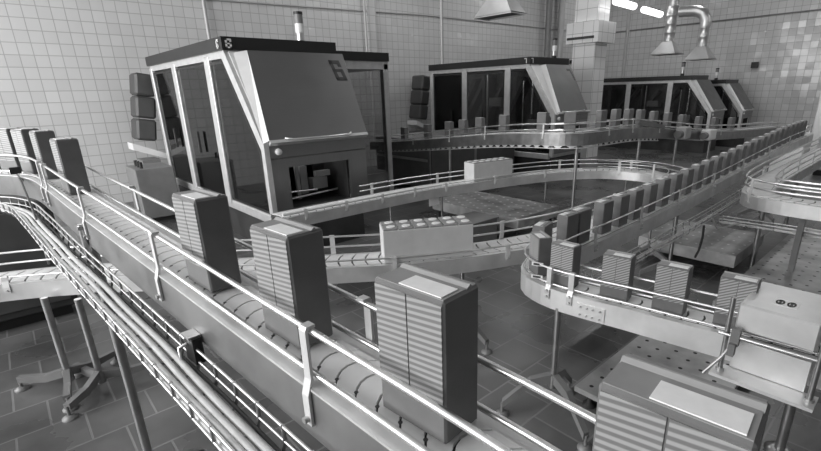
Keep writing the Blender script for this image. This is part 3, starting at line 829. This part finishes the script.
    if number:
        nb = MB(); R0 = rk(.11, .0465); dn = (rk(1, 0) - rk(0, 0)).normalized(); out = (rk(0, 1) - rk(0, 0))
        for a, b, c, d in stencil(number, .135, .27):
            q0 = [Vector((1.07 + hd[3] - 1.30 + xx, 0, 0)) + R0 + dn * (.27 - zz) for xx, zz in ((a, b), (c, b), (c, d), (a, d))]
            nb.prism(q0, out * .0014)
        put(nb, 'number', 'stencil', hood)
        for s_, base in (((1, 0), Vector((.005, .618, 2.045))), ((0, 1), Vector((-.032, .70, 2.045)))):
            nn = MB()
            for a, b, c, d in stencil(number, .06, .085):
                if s_ == (1, 0): q0 = [base + Vector((xx, 0, zz)) for xx, zz in ((a, b), (c, b), (c, d), (a, d))]; nn.prism(q0, (0, -.003, 0))
                else: q0 = [base + Vector((0, -xx, zz)) + Vector((0, .06, 0)) for xx, zz in ((a, b), (c, b), (c, d), (a, d))]; nn.prism(q0, (-.003, 0, 0))
            put(nn, 'number', 'print_light')
    # console strip and front cladding with the outfeed opening
    put(MB().cbox(.03, .0, 1.02, W, .10, 1.155, .006), 'console', 'steel_x')
    bt = put(MB().tube([(.12, .0, 1.085), (.12, -.012, 1.085), (.12, -.03, 1.085), (.12, -.034, 1.085)], [.030, .034, .030, .004], 14), 'button', 'lens')
    cf = MB()
    for x0, z0, x1, z1 in ((.03, .46, .21, 1.015), (.91, .46, W, 1.015), (.21, .925, .91, 1.015), (.21, .46, .91, .51)): cf.box(x0, .005, z0, x1, .03, z1)
    put(cf, 'front_cladding', 'steel_x')
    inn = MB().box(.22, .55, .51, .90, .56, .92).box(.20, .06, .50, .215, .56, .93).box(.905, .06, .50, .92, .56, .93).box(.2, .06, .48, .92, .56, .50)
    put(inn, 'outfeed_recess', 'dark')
    if interior:
        sv = MB().box(.42, .3, .52, .46, .34, .92).box(.62, .32, .60, .80, .42, .72).box(.64, .28, .74, .82, .33, .80).box(.50, .36, .56, .58, .44, .86)
        put(sv, 'sealing_unit', 'grey')
        put(MB().cyl((.25, .25, .55), (.88, .25, .58), .012).cyl((.25, .2, .64), (.6, .2, .62), .010), 'drive_rod', 'tube')
        # what shows through the windows: slanting web rollers, columns, boxes
        wb = MB()
        for y, z, ln, an in ((2.75, .75, 1.3, .95), (2.95, .85, 1.2, .95), (1.5, .7, 1.3, 1.0), (1.9, 1.1, .8, .9)):
            d = Vector((0, -math.cos(an), math.sin(an)))
            p0 = Vector((.42, y + .3, z)); n0 = Vector((.0, math.sin(an), math.cos(an))) * .045
            q0 = p0 + d * ln
            wb.prism([p0 - n0, p0 + n0, q0 + n0, q0 - n0], (.22, 0, 0))
        put(wb, 'web_guide', 'mid')
        cm = MB()
        for y, w, z0, z1 in ((.55, .12, .46, 1.5), (.95, .06, .46, 1.9), (1.55, .2, .46, 1.2), (2.2, .08, .46, 1.9), (2.85, .3, .46, 1.0), (3.2, .1, .5, 1.8)):
            cm.box(.35 + rnd.random() * .2, y, z0, .75, y + w, z1)
        put(cm, 'inner_column', 'mid')
        put(MB().cyl((.2, .72, 1.15), (.2, .72, 1.8), .016).cyl((.2, .95, .5), (.2, .95, 1.75), .014).cyl((.25, 2.0, .5), (.25, 2.0, 1.9), .02), 'bright_rod', 'tube')
        put(MB().box(.2, .62, .8, .3, .82, 1.05).box(.25, 1.6, 1.28, .5, 1.95, 1.45), 'motor_box', 'grey')
    # stepped rear cabinet with its glass door
    if cabinet:
        cx0, cx1, cy = 1.2, 2.63, 1.48
        cb = put(MB().box(cx0, cy + .03, 0, cx1 - .02, D, .42), 'rear_cabinet', 'mid')
        put(MB().box(cx0 - .02, cy - .02, 2.03, cx1 + .01, D + .02, 2.145), 'cabinet_roof', 'band')
        put(MB().box(cx0, cy, 1.92, cx1, D, 2.03).cbox(cx1 - .085, cy, .0, cx1, cy + .10, 2.0, .008), 'cabinet_frame', 'frame')
        put(MB().cbox(cx0 + .55, cy, .42, cx0 + .60, cy + .04, 1.92, .004), 'door_post', 'black', cb)
        put(MB().box(cx0 + .03, cy + .015, .43, cx1 - .085, cy + .02, 1.92), 'door_pane', 'glass', cb)
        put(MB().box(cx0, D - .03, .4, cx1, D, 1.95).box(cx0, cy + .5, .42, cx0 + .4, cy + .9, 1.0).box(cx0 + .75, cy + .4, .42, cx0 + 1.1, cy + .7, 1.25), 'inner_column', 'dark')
    # signal tower
    tx, ty = tower
    st = put(MB().cyl((tx, ty, 2.14), (tx, ty, 2.215), .05), 'signal_tower', 'black')
    put(MB().cyl((tx, ty, 2.215), (tx, ty, 2.30), .046), 'segment', 'zinc', st)
    put(MB().cyl((tx, ty, 2.30), (tx, ty, 2.40), .052), 'segment', 'lens', st)
    put(MB().cyl((tx, ty, 2.40), (tx, ty, 2.50), .050), 'segment', 'mid', st)
    put(MB().cyl((tx, ty, 2.50), (tx, ty, 2.53), .053), 'segment', 'black', st)
    return m
filler(1.82, 4.32, 1., 'nearest filling machine, large steel hood stencilled 6, black roof edge', '6', True, (1.13, 1.22), 1)
filler(7.35, 4.81, 1., 'second filling machine behind the raised conveyor, left of the tiled pillar', '7', False, (1.13, .93), 2, sy=.9, hd=(.42, .12, 1.05, 1.25))
filler(12.6, 3.94, .85, 'third filling machine right of the tiled pillar, below the duct hoods', None, False, (.5, 1.1), 3)
filler(14.35, 3.75, .8, 'smallest filling machine furthest back, before the right tiled wall', None, False, (.5, 1.1), 4)

def magazine(ox, oy, label):
    t = thing('reel_magazine', label, 'magazine', (ox, oy, 0), 'dark reel magazines behind the fillers')
    R = Matrix.Translation((ox, oy, 1.0)) @ Matrix.Rotation(.16, 4, 'Y')
    for k in range(3):
        MB().cbox(-.13, -.2, k * .32, .13, .2, k * .32 + .31, .03).xf(R).build('reel_case', M['case'], t)
    MB().prism([(ox - .2, oy - .2, .98), (ox + .25, oy - .2, .78), (ox + .25, oy - .2, .70), (ox - .2, oy - .2, .88)], (0, .35, 0)).build('chute', M['whiteframe'], t)
    MB().box(ox - .12, oy - .2, 0, ox + .12, oy + .2, .72).build('stand', M['mid'], t)
    return t
magazine(1.62, 8.25, 'stack of three dark reel cases leaning behind the left edge of filler 6')
magazine(7.28, 8.45, 'stack of three dark reel cases leaning behind the left edge of the second filler')
cb = thing('floor_cabinet', 'low grey cabinet by the tiled wall left of filler 6', 'cabinet', (1.42, 7.3, 0))
MB().cbox(1.2, 7.05, .05, 1.66, 7.65, .72, .01).build('body', M['mid'], cb)
MB().box(1.22, 7.07, 0, 1.64, 7.63, .05).build('plinth', M['black'], cb)
for yy in (7.15, 7.3, 7.45): MB().cyl((1.3, yy, .72), (1.3, yy, .80), .02, 10).build('knob', M['black'], cb)

mc = thing('machine_cabinet', 'dark grey machine cabinet under the left half of the raised conveyor', 'cabinet', (6.1, 6.2, 0))
MB().cbox(5.0, 5.55, .08, 7.2, 7.0, .86, .012).build('body', M['mid'], mc)
MB().box(5.05, 5.6, 0, 7.15, 6.95, .08).build('plinth', M['black'], mc)
for a, b in ((5.03, 6.05), (6.12, 7.17)): MB().cbox(a, 5.535, .14, b, 5.552, .80, .005).build('door', M['case'], mc)
MB().box(4.985, 5.6, .52, 5.0, 6.95, .56).build('trim_bar', M['frame'], mc)
for y in (5.9, 6.6): MB().cyl((4.98, y, .70), (5.0, y, .70), .03, 12).build('knob', M['black'], mc)
dk = thing('added_dark_cabinet', 'made-up dark cabinet darkening the area below the left bend of the near conveyor', 'cabinet', (-.3, 4.8, 0))
MB().cbox(-.95, 4.35, .08, .17, 5.3, .92, .012).build('body', M['dark'], dk)  # invented body, put in to darken the floor area behind the conveyors
MB().box(-.9, 4.4, 0, .12, 5.25, .08).build('plinth', M['black'], dk)
MB().cbox(-.4, 4.338, .14, .13, 4.352, .86, .004).build('door', M['case'], dk)
MB().tube([(.06, 4.34, .45), (.06, 4.31, .45), (.06, 4.31, .58), (.06, 4.34, .58)], .008, 8).build('handle', M['zinc'], dk)
# ------------------------------------------------------------------ hoods and ducts
ho = thing('canopy_hood', 'pale canopy hood hanging over the second filler at the top edge', 'hood', (7.75, 6.45, 2.95))
b4 = [(7.5, 5.97, 2.95), (8.0, 5.97, 2.95), (8.0, 6.93, 2.95), (7.5, 6.93, 2.95)]
t4 = [(7.68, 6.35, 3.45), (7.84, 6.35, 3.45), (7.84, 6.55, 3.45), (7.68, 6.55, 3.45)]
MB().add(b4 + t4, [(i, (i + 1) % 4, 4 + (i + 1) % 4, 4 + i) for i in range(4)]).build('skirt', M['hoodpale'], ho)
MB().add([(x, y, z + .03) for x, y, z in b4], [(0, 1, 2, 3)]).build('filter', M['black'], ho)  # plain black sheet across the open bottom of the canopy
MB().box(7.66, 6.33, 3.44, 7.86, 6.57, HC).build('duct', M['duct'], ho)
def duct_hood(x, y, z, w, ztop, r, label, elbow):
    t = thing('duct_hood', label, 'hood', (x, y, z), 'conical duct hoods before the right wall')
    b = [(x - w / 2, y - w / 2, z), (x + w / 2, y - w / 2, z), (x + w / 2, y + w / 2, z), (x - w / 2, y + w / 2, z)]
    tp = [(x - r, y - r, z + .3), (x + r, y - r, z + .3), (x + r, y + r, z + .3), (x - r, y + r, z + .3)]
    MB().add(b + tp, [(i, (i + 1) % 4, 4 + (i + 1) % 4, 4 + i) for i in range(4)]).build('skirt', M['hoodpale'], t)
    MB().add([(a, c, d + .02) for a, c, d in b], [(0, 1, 2, 3)]).build('filter', M['black'], t)  # same black sheet closing the duct hood from below
    zs = []; rs = []
    k = 0; zz = z + .29
    while zz < ztop: zs.append(zz); rs.append(r); zs.append(zz + .01); rs.append(r * 1.06); zs.append(zz + .03); rs.append(r * 1.06); zs.append(zz + .04); rs.append(r); zz += .2
    MB().tube([(x, y, q) for q in zs], rs, 16).build('duct', M['duct'], t)
    top = zs[-1]
    if elbow:
        MB().tube([(x, y, top), (x, y, top + .15), (x, y + .08, top + .30), (x, y + .25, top + .38), (x, y + .5, top + .40), (x, y + .62, top + .40)], r * 1.25, 16).build('elbow', M['duct'], t)
    else: MB().tube([(x, y, top), (x, y, HC)], r * .98, 16).build('duct', M['duct'], t)
    return t
duct_hood(13.0, 5.30, 2.35, .62, 3.6, .12, 'left duct hood with a straight segmented pipe, under the fluorescent lamps', False)
duct_hood(13.0, 4.50, 2.18, .56, 3.0, .10, 'right duct hood with an elbow pipe, over the third filler', True)
sk = thing('wall_socket', 'small dark socket box on the right tiled wall beside the duct hoods', 'socket', (XR - .03, 4.15, 2.1))
MB().box(XR - .08, 4.05, 2.02, XR, 4.22, 2.18).build('box', M['black'], sk)
wb = thing('wall_box', 'pale flat box with a dark top strip on the wall behind the pillar', 'box', (15.0, 8.7, 2.0))
MB().box(14.2, 8.6, 1.6, 15.6, YB, 2.35).build('body', M['whiteframe'], wb)
MB().box(14.1, 8.56, 2.35, 15.7, YB, 2.45).build('lid', M['dark'], wb)
wc2 = thing('tall_cabinet', 'tall white cabinet at the right picture edge before the tiled wall', 'cabinet', (13.1, 1.5, 0))
MB().cbox(12.8, .7, .06, 13.5, 2.0, 1.78, .015).build('body', M['whiteframe'], wc2)
MB().box(12.85, .75, 0, 13.45, 1.95, .07).build('plinth', M['black'], wc2)
MB().box(12.785, .72, .1, 12.80, 1.35, 1.74).build('door', M['grey'], wc2)
for i, (x, y, w, h, lb) in enumerate([(9.6, 1.75, .5, .82, 'pale machine casing at the far end of the long conveyor, left one'), (11.0, 1.25, .6, .7, 'pale machine casing at the far right behind the long conveyor')]):
    t = thing('machine_casing', lb, 'machine', (x, y, 0))
    MB().cbox(x - w / 2, y - w / 2, .1, x + w / 2, y + w / 2, h, .02).build('body', M['whiteframe'], t)
    MB().box(x - w / 2 + .03, y - w / 2 + .03, 0, x + w / 2 - .03, y + w / 2 - .03, .1).build('plinth', M['black'], t)
    MB().tube([(x - w / 2 + .06, y - w / 2 + .05, h), (x - w / 2 + .06, y - w / 2 + .05, h + .12), (x + w / 2 - .06, y - w / 2 + .05, h + .12), (x + w / 2 - .06, y - w / 2 + .05, h)], .012, 8).build('handle', M['tube'], t)

# ------------------------------------------------------------------ low platforms with tread plates
def plate_mat(sx, sy, r, pat):
    m = M['plate'].copy(); m.name = 'tread plate with ' + pat + 's'
    nt = m.node_tree; N, L = nt.nodes.new, nt.links.new; b = nt.nodes['Principled BSDF']
    geo = N('ShaderNodeNewGeometry'); sp = N('ShaderNodeSeparateXYZ'); L(geo.outputs['Position'], sp.inputs[0])
    def mth(op, a, c=None):
        n = N('ShaderNodeMath'); n.operation = op
        for i, q in enumerate((a, c)):
            if q is None: continue
            if isinstance(q, (int, float)): n.inputs[i].default_value = q
            else: L(q, n.inputs[i])
        return n.outputs[0]
    row = mth('DIVIDE', sp.outputs['Y'], sy); sh = mth('MULTIPLY', mth('MODULO', mth('FLOOR', row), 2.), .5)
    fx = mth('SUBTRACT', mth('FRACT', mth('ADD', mth('DIVIDE', sp.outputs['X'], sx), mth('ABSOLUTE', sh))), .5)
    fy = mth('SUBTRACT', mth('FRACT', row), .5)
    dx, dy = mth('MULTIPLY', fx, sx), mth('MULTIPLY', fy, sy)
    dd = mth('ADD', mth('MULTIPLY', dx, dx), mth('MULTIPLY', dy, dy))
    msk = mth('LESS_THAN', dd, r * r)
    mx = N('ShaderNodeMix'); mx.data_type = 'RGBA'; L(msk, mx.inputs['Factor'])
    src = b.inputs['Base Color'].links[0].from_socket
    L(src, mx.inputs['A']); mx.inputs['B'].default_value = g(.85 if pat == 'stud' else .02); L(mx.outputs['Result'], b.inputs['Base Color'])
    return m
def platform(x0, y0, x1, y1, z, th, label, sx, sy, pat, loc=None, r=.011):
    t = thing('step_platform', label, 'platform', ((x0 + x1) / 2, (y0 + y1) / 2, 0), 'low steel step platforms')
    MB().box(x0, y0, z - .006, x1, y1, z).build('tread_plate', plate_mat(sx, sy, r, pat), t)
    MB().box(x0, y0, z - th, x0 + .01, y1, z - .006).box(x1 - .01, y0, z - th, x1, y1, z - .006).box(x0 + .01, y0, z - th, x1 - .01, y0 + .01, z - .006).box(x0 + .01, y1 - .01, z - th, x1 - .01, y1, z - .006).build('skirt', M['castplate'], t)
    for x in (x0 + .06, x1 - .06):
        for y in (y0 + .06, y1 - .06):
            MB().tube([(x, y, 0), (x, y, .012), (x, y, .02), (x, y, z - .01)], [.035, .035, .015, .015], 10).build('foot', M['rubber'], t)
    return t
platform(4.42, 1.01, 5.3, 1.85, .2, .11, 'step platform with pale skirt below the long rising conveyor at the right', .16, .11, 'stud')
platform(3.4, .12, 5.9, .86, .17, .05, 'long dotted walkway plate at the right edge behind the white cover box', .13, .085, 'hole')
platform(1.92, .46, 3.3, 1.04, .12, .03, 'dotted walkway plate on the floor below the right conveyor', .11, .085, 'hole')
platform(3.86, 2.9, 4.62, 4.25, .3, .12, 'studded step platform inside the loop, behind the capped tray', .14, .12, 'stud', r=.016)
bx = thing('floor_box', 'dark grey box standing inside the loop right of the capped tray', 'box', (3.4, 3.1, 0))
MB().cbox(3.15, 2.97, .03, 3.6, 3.3, .35, .006).build('body', M['mid'], bx)
MB().box(3.14, 2.96, .345, 3.61, 3.31, .36).build('lid', M['mid'], bx)
MB().box(3.18, 3.0, 0, 3.57, 3.27, .03).build('plinth', M['black'], bx)

# ------------------------------------------------------------------ camera
f, yaw, pit, rol, cxp, cyp = 462.5, .73706, .32304, -.02391, 433.4, 246.26
c, s = math.cos(yaw), math.sin(yaw)
fw = Vector((s * math.cos(pit), c * math.cos(pit), -math.sin(pit)))
r0 = Vector((c, -s, 0)); u0 = r0.cross(fw)
rt = r0 * math.cos(rol) + u0 * math.sin(rol); up = -r0 * math.sin(rol) + u0 * math.cos(rol)
cd = bpy.data.cameras.new('camera'); co = bpy.data.objects.new('camera', cd); COL.objects.link(co)
co.matrix_world = Matrix(((rt.x, up.x, -fw.x, 0), (rt.y, up.y, -fw.y, 0), (rt.z, up.z, -fw.z, 1.6), (0, 0, 0, 1)))
cd.sensor_fit = 'HORIZONTAL'; cd.sensor_width = 36; cd.lens = f / 821 * 36
cd.shift_x = -(cxp - 410.5) / 821; cd.shift_y = (cyp - 225.5) / 821
cd.clip_start = .01; cd.clip_end = 100
bpy.context.scene.camera = co

# ------------------------------------------------------------------ light
w = bpy.data.worlds.new('overcast sky'); bpy.context.scene.world = w; w.use_nodes = True
w.node_tree.nodes['Background'].inputs['Color'].default_value = g(1); w.node_tree.nodes['Background'].inputs['Strength'].default_value = 5.0
def area(x, y, z, sx, sy, rot, power):  # shared by the window daylight and the added ceiling lamps
    l = bpy.data.lights.new('hall_light', 'AREA'); l.shape = 'RECTANGLE'; l.size = sx; l.size_y = sy; l.energy = power
    o = bpy.data.objects.new('hall_light', l); COL.objects.link(o); o.location = (x, y, z); o.rotation_euler = rot
for a, b, z0, z1 in LW: area(XL + .03, (a + b) / 2, (z0 + z1) / 2, z1 - z0, b - a, (0, -PI / 2, 0), 460 if a < 2 else 800)
for a, b, z0, z1 in FW: area((a + b) / 2, YF + .03, (z0 + z1) / 2, b - a, z1 - z0, (PI / 2, 0, 0), 75)
# unseen ceiling strip luminaires added to light the hall, far ones stronger
k = 0
for x in (-2.0, 2.0, 6.0, 10.0, 14.0):
    for y in (-1.6, 1.6, 4.8, 7.4):
        lt = struct(MB().box(x - .75, y - .09, HC - .10, x + .75, y + .09, HC), 'trim_%d' % (4 + k), M['grey']); k += 1
        area(x, y, HC - .11, 1.4, .14, (0, 0, 0), 8 if x < 5 else 62)

sc = bpy.context.scene
sc.view_settings.view_transform = 'Standard'; sc.view_settings.look = 'None'
sc.view_settings.exposure = -1.6; sc.view_settings.gamma = 1.; sc.view_settings.use_curve_mapping = False
for o in list(bpy.data.objects):
    if '_o' in o: del o['_o']
